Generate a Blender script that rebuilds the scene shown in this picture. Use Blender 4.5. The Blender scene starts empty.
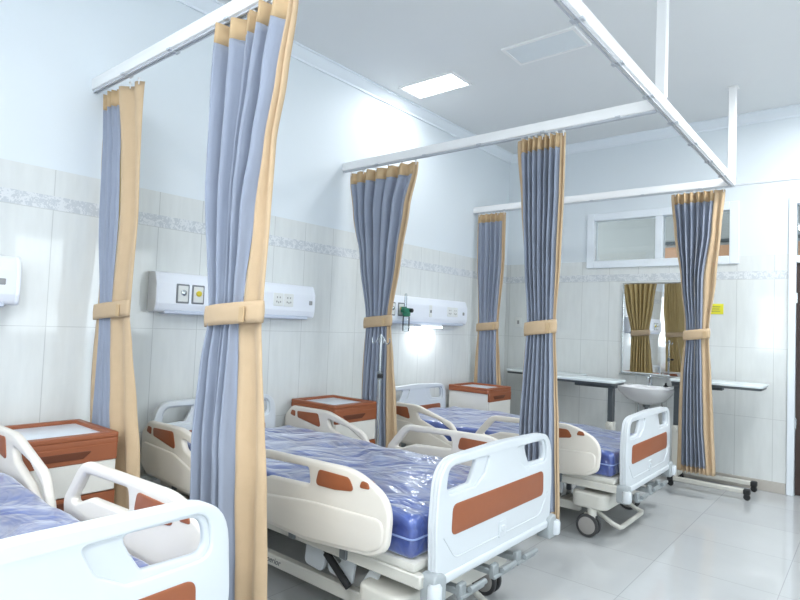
import bpy, bmesh, math, random
from mathutils import Vector, Matrix
random.seed(7)
PI = math.pi
scene = bpy.context.scene
COL = scene.collection

# ------------------------------------------------------------------ materials
def mat(name, color, rough=0.5, spec=0.5, metal=0.0, coat=0.0, bump=0.0, bscale=60.0, var=0.0, vscale=8.0, emit=None, estr=0.0, sheen=0.0):
    m = bpy.data.materials.new(name); m.use_nodes = True
    nt = m.node_tree; b = nt.nodes['Principled BSDF']
    b.inputs['Base Color'].default_value = (*color, 1)
    b.inputs['Roughness'].default_value = rough
    b.inputs['Specular IOR Level'].default_value = spec
    b.inputs['Metallic'].default_value = metal
    b.inputs['Coat Weight'].default_value = coat
    b.inputs['Coat Roughness'].default_value = 0.12
    b.inputs['Sheen Weight'].default_value = sheen
    tc = nt.nodes.new('ShaderNodeTexCoord')
    if var > 0:
        n = nt.nodes.new('ShaderNodeTexNoise'); n.inputs['Scale'].default_value = vscale; n.inputs['Detail'].default_value = 4
        nt.links.new(tc.outputs['Object'], n.inputs['Vector'])
        mr = nt.nodes.new('ShaderNodeMapRange'); mr.inputs['To Min'].default_value = 1 - var; mr.inputs['To Max'].default_value = 1 + var
        nt.links.new(n.outputs['Fac'], mr.inputs['Value'])
        mx = nt.nodes.new('ShaderNodeMix'); mx.data_type = 'RGBA'; mx.blend_type = 'MULTIPLY'; mx.inputs['Factor'].default_value = 1
        mx.inputs[6].default_value = (*color, 1)
        nt.links.new(mr.outputs['Result'], mx.inputs[7]); nt.links.new(mx.outputs[2], b.inputs['Base Color'])
    if bump > 0:
        n2 = nt.nodes.new('ShaderNodeTexNoise'); n2.inputs['Scale'].default_value = bscale; n2.inputs['Detail'].default_value = 3
        nt.links.new(tc.outputs['Object'], n2.inputs['Vector'])
        bp = nt.nodes.new('ShaderNodeBump'); bp.inputs['Strength'].default_value = bump; bp.inputs['Distance'].default_value = 0.01
        nt.links.new(n2.outputs['Fac'], bp.inputs['Height']); nt.links.new(bp.outputs['Normal'], b.inputs['Normal'])
    if emit is not None:
        b.inputs['Emission Color'].default_value = (*emit, 1); b.inputs['Emission Strength'].default_value = estr
    return m

def srgb(r, g, b):
    f = lambda c: (c/255/12.92) if c/255 <= 0.04045 else ((c/255+0.055)/1.055)**2.4
    return (f(r), f(g), f(b))

M = {}
M['abs'] = mat('abs_white', srgb(209, 214, 218), rough=0.32, var=0.02)
M['abs_warm'] = mat('abs_warm_white', srgb(224, 218, 209), rough=0.38, var=0.02)
M['abs_grey'] = mat('abs_grey', srgb(164, 170, 173), rough=0.42, var=0.03)
M['brown'] = mat('brown_panel', srgb(150, 86, 54), rough=0.45, var=0.06, vscale=30)
M['brown_dark'] = mat('brown_recess_shade', srgb(104, 56, 34), rough=0.5, var=0.05)  # darker brown, paints the shade of the grip recess
M['cabinet'] = mat('cabinet_body', srgb(226, 224, 218), rough=0.45, var=0.02)
M['cab_top'] = mat('cabinet_top', srgb(222, 231, 240), rough=0.28, var=0.04, vscale=14)
M['frame'] = mat('powder_coated_frame', srgb(208, 206, 198), rough=0.45, var=0.03)
M['crank'] = mat('crank_grey', srgb(150, 156, 158), rough=0.4, metal=0.2, var=0.05)
M['steel'] = mat('steel', srgb(190, 195, 198), rough=0.22, metal=1.0, var=0.03)
M['grey_metal'] = mat('grey_metal', srgb(120, 126, 130), rough=0.4, metal=0.5, var=0.04)
M['dark_metal'] = mat('dark_grey_metal', srgb(84, 90, 94), rough=0.45, metal=0.3, var=0.04)
M['black'] = mat('black_rubber', srgb(30, 31, 33), rough=0.6, var=0.1)
M['tyre'] = mat('grey_tyre', srgb(66, 66, 68), rough=0.6, var=0.1)
M['wheel'] = mat('wheel_disc', srgb(158, 154, 150), rough=0.4, var=0.05)
M['tan'] = mat('tan_cloth', srgb(196, 171, 140), rough=0.85, spec=0.15, var=0.06, vscale=20, bump=0.12, bscale=240, sheen=0.1)
M['tan_header'] = mat('tan_header_cloth', srgb(198, 171, 135), rough=0.85, spec=0.15, var=0.06, vscale=20, bump=0.12, bscale=240)
M['blue'] = mat('grey_blue_cloth', srgb(146, 154, 171), rough=0.7, spec=0.25, var=0.05, vscale=12, bump=0.08, bscale=260, sheen=0.25)
M['lining'] = mat('khaki_lining', srgb(186, 164, 116), rough=0.85, spec=0.1, var=0.05, vscale=14, bump=0.1, bscale=240)
M['rail'] = mat('white_rail', srgb(238, 238, 238), rough=0.4, var=0.02)
M['track'] = mat('aluminium_track', srgb(196, 200, 206), rough=0.35, metal=0.2, var=0.03)
M['unit'] = mat('bedhead_trunking', srgb(236, 240, 248), rough=0.35, var=0.02)
M['unit_under'] = mat('trunking_lower_strip', srgb(196, 204, 220), rough=0.4, var=0.02)
M['socket'] = mat('socket_plate', srgb(226, 228, 226), rough=0.35, var=0.02)
M['socket_dark'] = mat('socket_insert', srgb(150, 150, 150), rough=0.4, var=0.04)
M['socket_frame'] = mat('gas_outlet_frame', srgb(120, 124, 130), rough=0.4, var=0.04)
M['yellow'] = mat('yellow_plastic', srgb(226, 206, 60), rough=0.5, var=0.03)
M['green'] = mat('green_plastic', srgb(34, 120, 92), rough=0.35, var=0.06)
M['ceramic'] = mat('ceramic', srgb(240, 240, 242), rough=0.12, coat=0.4, var=0.01)
M['chrome'] = mat('chrome', srgb(200, 204, 208), rough=0.12, metal=1.0, var=0.02)
M['mirror'] = mat('mirror_silver', (0.86, 0.87, 0.87), rough=0.015, metal=1.0)
M['table_top'] = mat('laminate_top', srgb(224, 232, 234), rough=0.25, var=0.02)
M['paint'] = mat('painted_wall', srgb(222, 229, 234), rough=0.7, spec=0.25, var=0.015, vscale=2)
M['ceil'] = mat('painted_ceiling', srgb(226, 228, 229), rough=0.85, spec=0.15, var=0.015, vscale=2)
M['white_paint'] = mat('white_gloss_paint', srgb(232, 238, 244), rough=0.4, var=0.01)
M['door'] = mat('dark_timber', srgb(58, 40, 34), rough=0.45, var=0.15, vscale=10)
M['corridor'] = mat('corridor_paint', srgb(170, 172, 170), rough=0.8, var=0.05, vscale=3)
M['corridor_tan'] = mat('corridor_tan', srgb(196, 152, 120), rough=0.8, var=0.05)
M['skirt'] = mat('skirting_tile', srgb(188, 182, 174), rough=0.25, var=0.05, vscale=6)
M['lamp_on'] = mat('lit_diffuser', (1, 1, 1), rough=0.4, emit=(0.93, 0.98, 1.0), estr=9.0)
M['read_on'] = mat('lit_reading_lamp', (1, 1, 1), rough=0.4, emit=(0.93, 0.98, 1.0), estr=14.0)
M['lamp_off'] = mat('unlit_diffuser', srgb(222, 228, 232), rough=0.35, var=0.03)
M['ink'] = mat('grey_lettering', srgb(96, 100, 106), rough=0.6, var=0.05)

def glass_mat(name, tint, gloss=0.12):
    m = bpy.data.materials.new(name); m.use_nodes = True; nt = m.node_tree
    for n in list(nt.nodes): nt.nodes.remove(n)
    out = nt.nodes.new('ShaderNodeOutputMaterial'); t = nt.nodes.new('ShaderNodeBsdfTransparent'); g = nt.nodes.new('ShaderNodeBsdfGlossy')
    t.inputs['Color'].default_value = (*tint, 1); g.inputs['Roughness'].default_value = 0.03
    fr = nt.nodes.new('ShaderNodeFresnel'); fr.inputs['IOR'].default_value = 1.45
    mx = nt.nodes.new('ShaderNodeMixShader')
    nt.links.new(fr.outputs[0], mx.inputs[0]); nt.links.new(t.outputs[0], mx.inputs[1]); nt.links.new(g.outputs[0], mx.inputs[2]); nt.links.new(mx.outputs[0], out.inputs[0])
    return m
M['glass'] = glass_mat('window_glass', (0.85, 0.87, 0.87))
M['clear'] = glass_mat('clear_plastic', (0.93, 0.97, 0.98))

def mattress_mat():
    m = mat('blue_vinyl_under_film', srgb(46, 78, 168), rough=0.34, spec=0.6, coat=0.9)
    nt = m.node_tree; b = nt.nodes['Principled BSDF']; tc = nt.nodes['Texture Coordinate']
    b.inputs['Coat Roughness'].default_value = 0.10; b.inputs['Coat IOR'].default_value = 1.8; b.inputs['Sheen Weight'].default_value = 0.9; b.inputs['Sheen Roughness'].default_value = 0.35; b.inputs['Sheen Tint'].default_value = (.85, .9, 1, 1)
    mp = nt.nodes.new('ShaderNodeMapping'); mp.inputs['Scale'].default_value = (1.5, 2.0, 2); mp.inputs['Rotation'].default_value = (0, 0, 0.5)
    nt.links.new(tc.outputs['Object'], mp.inputs[0])
    n1 = nt.nodes.new('ShaderNodeTexNoise'); n1.inputs['Scale'].default_value = 3.0; n1.inputs['Detail'].default_value = 3; n1.inputs['Distortion'].default_value = 1.4
    nt.links.new(mp.outputs[0], n1.inputs['Vector'])
    n2 = nt.nodes.new('ShaderNodeTexNoise'); n2.inputs['Scale'].default_value = 1.3; n2.inputs['Detail'].default_value = 2; n2.inputs['Distortion'].default_value = 2.0
    nt.links.new(mp.outputs[0], n2.inputs['Vector'])
    r = nt.nodes.new('ShaderNodeMath'); r.operation = 'SUBTRACT'; r.inputs[1].default_value = 0.5; nt.links.new(n2.outputs['Fac'], r.inputs[0])
    a = nt.nodes.new('ShaderNodeMath'); a.operation = 'ABSOLUTE'; nt.links.new(r.outputs[0], a.inputs[0])
    s = nt.nodes.new('ShaderNodeMath'); s.operation = 'MULTIPLY_ADD'; s.inputs[1].default_value = 1.6; nt.links.new(a.outputs[0], s.inputs[0]); nt.links.new(n1.outputs['Fac'], s.inputs[2])
    bp = nt.nodes.new('ShaderNodeBump'); bp.inputs['Strength'].default_value = 0.85; bp.inputs['Distance'].default_value = 0.02
    nt.links.new(s.outputs[0], bp.inputs['Height']); nt.links.new(bp.outputs[0], b.inputs['Normal']); nt.links.new(bp.outputs[0], b.inputs['Coat Normal'])
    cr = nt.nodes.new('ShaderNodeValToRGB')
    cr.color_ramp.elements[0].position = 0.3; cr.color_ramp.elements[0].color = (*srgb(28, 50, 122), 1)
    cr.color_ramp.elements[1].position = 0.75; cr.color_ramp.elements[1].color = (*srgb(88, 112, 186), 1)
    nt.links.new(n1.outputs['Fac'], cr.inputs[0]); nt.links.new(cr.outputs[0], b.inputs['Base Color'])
    return m
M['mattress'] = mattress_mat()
M['piping'] = mat('pale_piping', srgb(140, 158, 204), rough=0.5, var=0.04)

def tile_mat(name, axis, off):
    """large pale ceramic wall tiles, a patterned grey border band and plain paint above it"""
    m = bpy.data.materials.new(name); m.use_nodes = True; nt = m.node_tree; b = nt.nodes['Principled BSDF']; L = nt.links
    tc = nt.nodes.new('ShaderNodeTexCoord'); sp = nt.nodes.new('ShaderNodeSeparateXYZ'); L.new(tc.outputs['Object'], sp.inputs[0])
    U = sp.outputs[0 if axis == 'x' else 1]; Z = sp.outputs[2]
    def mth(op, a, bb=None, c=None):
        n = nt.nodes.new('ShaderNodeMath'); n.operation = op
        for i, v in enumerate((a, bb, c)):
            if v is None: continue
            if isinstance(v, (int, float)): n.inputs[i].default_value = v
            else: L.new(v, n.inputs[i])
        return n.outputs[0]
    tw = 0.2833
    fu = mth('FRACT', mth('DIVIDE', mth('ADD', U, 100*tw - off), tw))
    lu = mth('LESS_THAN', mth('ABSOLUTE', mth('SUBTRACT', fu, 0.5)), 0.492)   # 1 = inside the tile
    fz = mth('FRACT', mth('DIVIDE', mth('ADD', Z, 6 - 0.61), 0.6))
    lz = mth('LESS_THAN', mth('ABSOLUTE', mth('SUBTRACT', fz, 0.5)), 0.497)
    inside = mth('MULTIPLY', lu, lz)
    band = mth('MULTIPLY', mth('GREATER_THAN', Z, 1.812), mth('LESS_THAN', Z, 1.882))
    paint = mth('GREATER_THAN', Z, 2.02)
    # tile colour with a soft streaky veining
    mp = nt.nodes.new('ShaderNodeMapping'); mp.inputs['Scale'].default_value = (9, 9, 1.6); L.new(tc.outputs['Object'], mp.inputs[0])
    nz = nt.nodes.new('ShaderNodeTexNoise'); nz.inputs['Scale'].default_value = 2.5; nz.inputs['Detail'].default_value = 5; L.new(mp.outputs[0], nz.inputs['Vector'])
    cr = nt.nodes.new('ShaderNodeValToRGB'); L.new(nz.outputs['Fac'], cr.inputs[0])
    cr.color_ramp.elements[0].position = 0.3; cr.color_ramp.elements[0].color = (*srgb(217, 220, 219), 1)
    cr.color_ramp.elements[1].position = 0.7; cr.color_ramp.elements[1].color = (*srgb(224, 227, 226), 1)
    def mix(fac, a, c):
        n = nt.nodes.new('ShaderNodeMix'); n.data_type = 'RGBA'
        L.new(fac, n.inputs['Factor'])
        for i, v in ((6, a), (7, c)):
            if isinstance(v, tuple): n.inputs[i].default_value = (*v, 1)
            else: L.new(v, n.inputs[i])
        return n.outputs[2]
    tile = mix(inside, srgb(196, 199, 198), cr.outputs[0])
    # leafy border band
    v = nt.nodes.new('ShaderNodeTexVoronoi'); v.inputs['Scale'].default_value = 26; L.new(tc.outputs['Object'], v.inputs['Vector'])
    n2 = nt.nodes.new('ShaderNodeTexNoise'); n2.inputs['Scale'].default_value = 34; n2.inputs['Distortion'].default_value = 2.5; L.new(tc.outputs['Object'], n2.inputs['Vector'])
    leaf = mth('GREATER_THAN', mth('ADD', mth('MULTIPLY', v.outputs['Distance'], 0.35), n2.outputs['Fac']), 0.70)
    bandc = mix(leaf, srgb(200, 205, 209), srgb(222, 225, 227))
    c1 = mix(band, tile, bandc)
    c2 = mix(paint, c1, srgb(222, 229, 234))
    L.new(c2, b.inputs['Base Color'])
    rg = nt.nodes.new('ShaderNodeMapRange'); L.new(paint, rg.inputs['Value']); rg.inputs['To Min'].default_value = 0.06; rg.inputs['To Max'].default_value = 0.6
    L.new(rg.outputs[0], b.inputs['Roughness'])
    b.inputs['Specular IOR Level'].default_value = 0.45
    return m
M['tile_y'] = tile_mat('wall_tile_along_y', 'y', 1.122)
M['tile_x'] = tile_mat('wall_tile_along_x', 'x', 0.045)

def floor_mat():
    m = bpy.data.materials.new('polished_floor_tile'); m.use_nodes = True; nt = m.node_tree; b = nt.nodes['Principled BSDF']; L = nt.links
    tc = nt.nodes.new('ShaderNodeTexCoord')
    br = nt.nodes.new('ShaderNodeTexBrick'); br.offset = 0.0; br.inputs['Scale'].default_value = 1.0
    br.inputs['Brick Width'].default_value = 0.6; br.inputs['Row Height'].default_value = 0.6; br.inputs['Mortar Size'].default_value = 0.0022; br.inputs['Mortar Smooth'].default_value = 0.2
    br.inputs['Color1'].default_value = (*srgb(188, 190, 191), 1); br.inputs['Color2'].default_value = (*srgb(193, 195, 196), 1); br.inputs['Mortar'].default_value = (*srgb(166, 168, 169), 1)
    mp = nt.nodes.new('ShaderNodeMapping'); mp.inputs['Location'].default_value = (0.1, 0.05, 0); L.new(tc.outputs['Object'], mp.inputs[0]); L.new(mp.outputs[0], br.inputs['Vector'])
    nz = nt.nodes.new('ShaderNodeTexNoise'); nz.inputs['Scale'].default_value = 2.2; nz.inputs['Detail'].default_value = 6; L.new(tc.outputs['Object'], nz.inputs['Vector'])
    mr = nt.nodes.new('ShaderNodeMapRange'); mr.inputs['To Min'].default_value = 0.88; mr.inputs['To Max'].default_value = 1.08; L.new(nz.outputs['Fac'], mr.inputs['Value'])
    mx = nt.nodes.new('ShaderNodeMix'); mx.data_type = 'RGBA'; mx.blend_type = 'MULTIPLY'; mx.inputs['Factor'].default_value = 1
    L.new(br.outputs['Color'], mx.inputs[6]); L.new(mr.outputs[0], mx.inputs[7]); L.new(mx.outputs[2], b.inputs['Base Color'])
    b.inputs['Roughness'].default_value = 0.10; b.inputs['Specular IOR Level'].default_value = 0.6
    return m
M['floor'] = floor_mat()

# ------------------------------------------------------------------ geometry helpers
def add_box(bm, x0, x1, y0, y1, z0, z1, bevel=0.0, seg=2, rot=None):
    r = bmesh.ops.create_cube(bm, size=1.0); vs = r['verts']
    bmesh.ops.scale(bm, vec=(x1-x0, y1-y0, z1-z0), verts=vs)
    if bevel > 0:
        es = list({e for v in vs for e in v.link_edges})
        rr = bmesh.ops.bevel(bm, geom=es, offset=bevel, segments=seg, profile=0.5, affect='EDGES')
        vs = list({v for f in rr['faces'] for v in f.verts} | {v for v in vs if v.is_valid})
    c = Vector(((x0+x1)/2, (y0+y1)/2, (z0+z1)/2))
    mtx = Matrix.Translation(c)
    if rot is not None: mtx = mtx @ rot
    bmesh.ops.transform(bm, matrix=mtx, verts=vs)

def add_tube(bm, p, q, r, seg=14, r2=None, caps=True):
    p, q = Vector(p), Vector(q); d = q-p; L = d.length
    if L < 1e-6: return
    rr = bmesh.ops.create_cone(bm, cap_ends=caps, segments=seg, radius1=r, radius2=r if r2 is None else r2, depth=L)
    mtx = Matrix.Translation((p+q)/2) @ d.to_track_quat('Z', 'Y').to_matrix().to_4x4()
    bmesh.ops.transform(bm, matrix=mtx, verts=rr['verts'])

def add_path(bm, pts, r, seg=12):
    """swept tube through a polyline"""
    pts = [Vector(p) for p in pts]; n = len(pts); rings = []
    prev = None
    for i, p in enumerate(pts):
        t = (pts[min(i+1, n-1)] - pts[max(i-1, 0)]).normalized()
        if prev is None:
            a = Vector((0, 0, 1)) if abs(t.z) < 0.9 else Vector((1, 0, 0)); nrm = t.cross(a).normalized()
        else:
            nrm = (prev - t*prev.dot(t)).normalized()
        prev = nrm; bn = t.cross(nrm)
        rings.append([bm.verts.new(p + (nrm*math.cos(2*PI*k/seg) + bn*math.sin(2*PI*k/seg))*r) for k in range(seg)])
    for a, b in zip(rings, rings[1:]):
        for k in range(seg):
            bm.faces.new((a[k], a[(k+1) % seg], b[(k+1) % seg], b[k]))
    bm.faces.new(rings[0][::-1]); bm.faces.new(rings[-1])

def add_lathe(bm, prof, c=(0, 0, 0), seg=28, axis='z', sx=1.0, sy=1.0):
    rings = []
    for r, h in prof:
        ring = []
        for k in range(seg):
            a = 2*PI*k/seg; x, y = r*math.cos(a)*sx, r*math.sin(a)*sy
            v = (x, y, h) if axis == 'z' else ((x, h, y) if axis == 'y' else (h, x, y))
            ring.append(bm.verts.new(Vector(v)+Vector(c)))
        rings.append(ring)
    for a, b in zip(rings, rings[1:]):
        for k in range(seg):
            bm.faces.new((a[k], a[(k+1) % seg], b[(k+1) % seg], b[k]))
    bm.faces.new(rings[0][::-1]); bm.faces.new(rings[-1])

def round_poly(pts, n=6):
    """polygon given as (u, v, r): every corner rounded with radius r"""
    out = []; N = len(pts)
    for i in range(N):
        u, v, r = pts[i]; p = Vector((u, v)); a = Vector(pts[i-1][:2]); b = Vector(pts[(i+1) % N][:2])
        da, db = a-p, b-p; la, lb = da.length, db.length; da.normalize(); db.normalize()
        ang = math.acos(max(-1, min(1, da.dot(db))))
        if r <= 0 or ang > PI-0.02: out.append(p); continue
        t = min(r/math.tan(ang/2), 0.49*la, 0.49*lb); s = p+da*t; e = p+db*t
        for k in range(n+1):
            w = k/n; out.append(s*(1-w)**2 + p*2*w*(1-w) + e*w*w)
    return out

def plate_mesh(loops, thick, bevel=0.006, res=2):
    """flat plate with rounded rims from an outline and holes (first two axes u, v; thickness along the third)"""
    cu = bpy.data.curves.new('plate', 'CURVE'); cu.dimensions = '2D'; cu.fill_mode = 'BOTH'
    cu.extrude = max(thick/2-bevel, 0.0005); cu.bevel_depth = bevel; cu.bevel_resolution = res; cu.offset = -bevel
    for lp in loops:
        s = cu.splines.new('POLY'); s.points.add(len(lp)-1); s.use_cyclic_u = True
        for i, p in enumerate(lp): s.points[i].co = (p[0], p[1], 0, 1)
    o = bpy.data.objects.new('plate', cu); COL.objects.link(o)
    dg = bpy.context.evaluated_depsgraph_get(); me = bpy.data.meshes.new_from_object(o.evaluated_get(dg))
    bpy.data.objects.remove(o); bpy.data.curves.remove(cu)
    return me

def add_plate(bm, loops, thick, mtx, bevel=0.006, res=2):
    me = plate_mesh(loops, thick, bevel, res); t = bmesh.new(); t.from_mesh(me); bmesh.ops.remove_doubles(t, verts=t.verts, dist=1e-5)
    bmesh.ops.transform(t, matrix=mtx, verts=t.verts); t.to_mesh(me); t.free(); bm.from_mesh(me); bpy.data.meshes.remove(me)

# (u,v,w) -> world axes
UV_XZ = lambda y: Matrix(((1, 0, 0, 0), (0, 0, -1, y), (0, 1, 0, 0), (0, 0, 0, 1)))       # u=x, v=z, plate lies at y
UV_YZ = lambda x: Matrix(((0, 0, 1, x), (1, 0, 0, 0), (0, 1, 0, 0), (0, 0, 0, 1)))        # u=y, v=z, plate lies at x
UV_XY = lambda z: Matrix(((1, 0, 0, 0), (0, 1, 0, 0), (0, 0, 1, z), (0, 0, 0, 1)))

def obj(name, bm, m, parent=None, label=None, smooth=True, angle=38):
    me = bpy.data.meshes.new(name)
    if isinstance(bm, bmesh.types.BMesh):
        bmesh.ops.recalc_face_normals(bm, faces=bm.faces) if not getattr(bm, 'keep', False) else None
        bm.to_mesh(me); bm.free()
    else: me = bm
    me.materials.clear(); me.materials.append(m)
    if smooth:
        me.polygons.foreach_set('use_smooth', [True]*len(me.polygons)); me.set_sharp_from_angle(angle=math.radians(angle))
    o = bpy.data.objects.new(name, me); COL.objects.link(o)
    if parent: o.parent = parent
    if label: o['label'] = label
    return o
def B(): return bmesh.new()
def thing(name, label, cat, loc=(0, 0, 0), rotz=0.0, group=None):
    o = bpy.data.objects.new(name, None); COL.objects.link(o); o.empty_display_size = 0.1
    o.location = loc; o.rotation_euler = (0, 0, rotz); o['label'] = label; o['category'] = cat
    if group: o['group'] = group
    return o
def struct(name, bm, m, parent=None, **k):
    o = obj(name, bm, m, parent, **k)
    if parent is None: o['kind'] = 'structure'
    return o
def dup(root, loc, label, group=None, dz=None):
    r = root.copy(); COL.objects.link(r); r.location = loc; r['label'] = label
    if group: r['group'] = group
    for ch in list(root.children):
        c = ch.copy(); COL.objects.link(c); c.parent = r
        for g in list(ch.children):
            d = g.copy(); COL.objects.link(d); d.parent = c
    return r

# ------------------------------------------------------------------ room
RX, FY, BY, CZ, T = 5.2, 5.85, -2.5, 3.28, 0.12
bm = B(); add_box(bm, -T, RX+T, BY-T, FY+2.6, -0.1, 0.0); struct('floor', bm, M['floor'], smooth=False)
bm = B(); add_box(bm, -T, RX+T, BY-T, FY+2.6, CZ, CZ+0.1); struct('ceiling', bm, M['ceil'], smooth=False)
bm = B(); add_box(bm, -T, 0, BY-T, FY+T, 0, CZ); struct('wall_left', bm, M['tile_y'], smooth=False)

def wall_grid(bm, axis, c0, c1, u0, u1, z0, z1, holes):
    """a wall slab with rectangular openings, as boxes between the openings"""
    us = sorted({u0, u1, *[h[0] for h in holes], *[h[1] for h in holes]}); zs = sorted({z0, z1, *[h[2] for h in holes], *[h[3] for h in holes]})
    for a, b in zip(us, us[1:]):
        for c, d in zip(zs, zs[1:]):
            um, zm = (a+b)/2, (c+d)/2
            if any(h[0] < um < h[1] and h[2] < zm < h[3] for h in holes): continue
            if axis == 'x': add_box(bm, a, b, c0, c1, c, d)
            else: add_box(bm, c0, c1, a, b, c, d)
    bmesh.ops.remove_doubles(bm, verts=bm.verts, dist=1e-5)
DX0, DX1, DTOP = 2.70, 3.66, 2.50
W1 = (0.965, 2.30, 1.98, 2.485)
bm = B(); wall_grid(bm, 'x', FY, FY+T, -T, RX+T, 0, CZ, [W1, (DX0, DX1, 0, DTOP)]); struct('wall_far', bm, M['tile_x'], smooth=False)
WB = [(1.25, 2.35, 0.95, 2.25), (3.1, 4.4, 0.95, 2.25)]
WR = [(-1.2, 0.8, 0.95, 2.3), (2.0, 4.4, 0.95, 2.3)]
bm = B(); wall_grid(bm, 'x', BY-T, BY, -T, RX+T, 0, CZ, WB); struct('wall_back', bm, M['paint'], smooth=False)
bm = B(); wall_grid(bm, 'y', RX, RX+T, BY-T, FY+T, 0, CZ, WR); struct('wall_right', bm, M['paint'], smooth=False)

# skirting along the walls
def skirting(name, x0, x1, y0, y1):
    bm = B(); add_box(bm, x0, x1, y0, y1, 0, 0.09, 0.003, 1); struct(name, bm, M['skirt'])
skirting('baseboard_left', 0, 0.012, BY, FY)
skirting('baseboard_far', 0.012, DX0-0.01, FY-0.012, FY)
skirting('baseboard_right', RX-0.012, RX, BY, FY)
# cornice
def cornice(name, pts_prof, axis, a0, a1, flip):
    bm = B(); rings = []
    for a in (a0, a1):
        rings.append([bm.verts.new((d*flip[0]+flip[1], a, CZ-h) if axis == 'y' else (a, d*flip[0]+flip[1], CZ-h)) for d, h in pts_prof])
    n = len(pts_prof)
    for k in range(n): bm.faces.new((rings[0][k], rings[0][(k+1) % n], rings[1][(k+1) % n], rings[1][k]))
    bm.faces.new(rings[0]); bm.faces.new(rings[1][::-1]); struct(name, bm, M['white_paint'], angle=25)
prof = [(0, 0), (0, 0.085), (0.012, 0.085), (0.014, 0.07), (0.03, 0.055), (0.05, 0.03), (0.062, 0.014), (0.075, 0.012), (0.075, 0)]
cornice('trim_1', prof, 'y', BY, FY, (1, 0)); cornice('trim_2', prof, 'x', 0, RX, (-1, FY))
cornice('trim_3', prof, 'y', BY, FY, (-1, RX)); cornice('trim_4', prof, 'x', 0, RX, (1, BY))

# transom window in the far wall
wf = B(); x0, x1, z0, z1 = W1; d0, d1 = FY-0.02, FY+T
xm = 1.648
for a, b, c, d in ((x0-0.025, x0+0.05, z0-0.03, z1+0.03), (x1-0.05, x1+0.025, z0-0.03, z1+0.03), (xm-0.033, xm+0.033, z0+0.045, z1-0.045)):
    add_box(wf, a, b, d0, d1-0.03, c, d, 0.004, 1)
for c, d in ((z0-0.03, z0+0.045), (z1-0.045, z1+0.03)): add_box(wf, x0+0.05, x1-0.05, d0, d1-0.03, c, d, 0.004, 1)
w = obj('window_1', wf, M['white_paint']); w['kind'] = 'structure'
for a, b in ((x0+0.05, xm-0.033), (xm+0.033, x1-0.05)):
    bm = B(); add_box(bm, a, b, FY+0.03, FY+0.036, z0+0.04, z1-0.04); obj('pane', bm, M['glass'], w, smooth=False)
# windows behind the camera, tall sliding panes
def big_window(name, axis, c, u0, u1, z0, z1, sgn):
    bm = B(); f = 0.06
    def bx(a, b, cc, d, e0=-0.02, e1=0.09):
        lo, hi = sorted((c+sgn*e0*-1, c+sgn*e1)) if False else sorted((c-sgn*0.02, c+sgn*0.08))
        if axis == 'x': add_box(bm, a, b, lo, hi, cc, d, 0.004, 1)
        else: add_box(bm, lo, hi, a, b, cc, d, 0.004, 1)
    bx(u0-0.03, u0+f, z0-0.03, z1+0.03); bx(u1-f, u1+0.03, z0-0.03, z1+0.03); bx(u0+f, u1-f, z0-0.03, z0+f); bx(u0+f, u1-f, z1-f, z1+0.03)
    m = (u0+u1)/2; bx(m-0.03, m+0.03, z0+f, z1-f)
    o = obj(name, bm, M['white_paint']); o['kind'] = 'structure'
    for a, b in ((u0+f, m-0.03), (m+0.03, u1-f)):
        p = B(); lo, hi = sorted((c+sgn*0.03, c+sgn*0.036))
        if axis == 'x': add_box(p, a, b, lo, hi, z0+f, z1-f)
        else: add_box(p, lo, hi, a, b, z0+f, z1-f)
        obj('pane', p, M['glass'], o, smooth=False)
big_window('window_2', 'x', BY, *WB[0], -1); big_window('window_3', 'x', BY, *WB[1], -1)
big_window('window_4', 'y', RX, *WR[0], 1); big_window('window_5', 'y', RX, *WR[1], 1)

# door with a fixed light above it
bm = B()
for a, b in ((DX0-0.005, DX0+0.05), (DX1-0.05, DX1+0.005)): add_box(bm, a, b, FY-0.02, FY+T-0.01, 0, DTOP+0.005, 0.004, 1)
add_box(bm, DX0+0.05, DX1-0.05, FY-0.02, FY+T-0.01, DTOP-0.055, DTOP+0.005, 0.004, 1); add_box(bm, DX0+0.05, DX1-0.05, FY-0.02, FY+T-0.01, 1.945, 2.005, 0.004, 1)
dr = obj('door_1', bm, M['white_paint']); dr['kind'] = 'structure'
bm = B(); add_box(bm, DX0+0.053, DX1-0.053, FY+0.01, FY+0.05, 0.008, 1.942, 0.003, 1)
for k in range(2): add_box(bm, DX0+0.17, DX1-0.17, FY+0.004, FY+0.012, 0.2+k*0.9, 0.9+k*0.85, 0.004, 1)
leaf = obj('door_leaf', bm, M['door'], dr)
bm = B(); add_tube(bm, (DX1-0.13, FY-0.05, 1.0), (DX1-0.13, FY+0.012, 1.0), 0.012); add_tube(bm, (DX1-0.13, FY-0.045, 1.0), (DX1-0.25, FY-0.045, 1.0), 0.009)
obj('door_handle', bm, M['chrome'], leaf)
for hz in (0.55, 1.6):
    bm = B(); add_box(bm, DX0+0.046, DX0+0.062, FY-0.006, FY+0.014, hz, hz+0.09, 0.003, 1); obj('hinge', bm, M['steel'], leaf)
bm = B(); add_box(bm, DX0+0.05, DX1-0.05, FY+0.04, FY+0.046, 2.005, DTOP-0.055); obj('pane', bm, M['glass'], dr, smooth=False)

# the corridor seen through the panes
bm = B(); add_box(bm, -T, RX+T, FY+2.3, FY+2.42, 0, CZ); struct('wall_corridor', bm, M['corridor'], smooth=False)
bm = B(); add_box(bm, 1.08, 2.6, FY+2.26, FY+2.3, 2.28, 2.45, 0.004, 1); struct('trim_5', bm, M['corridor_tan'])
bm = B(); add_box(bm, 1.08, 2.6, FY+2.27, FY+2.3, 2.49, 2.53, 0.004, 1); struct('trim_6', bm, M['dark_metal'])

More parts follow.
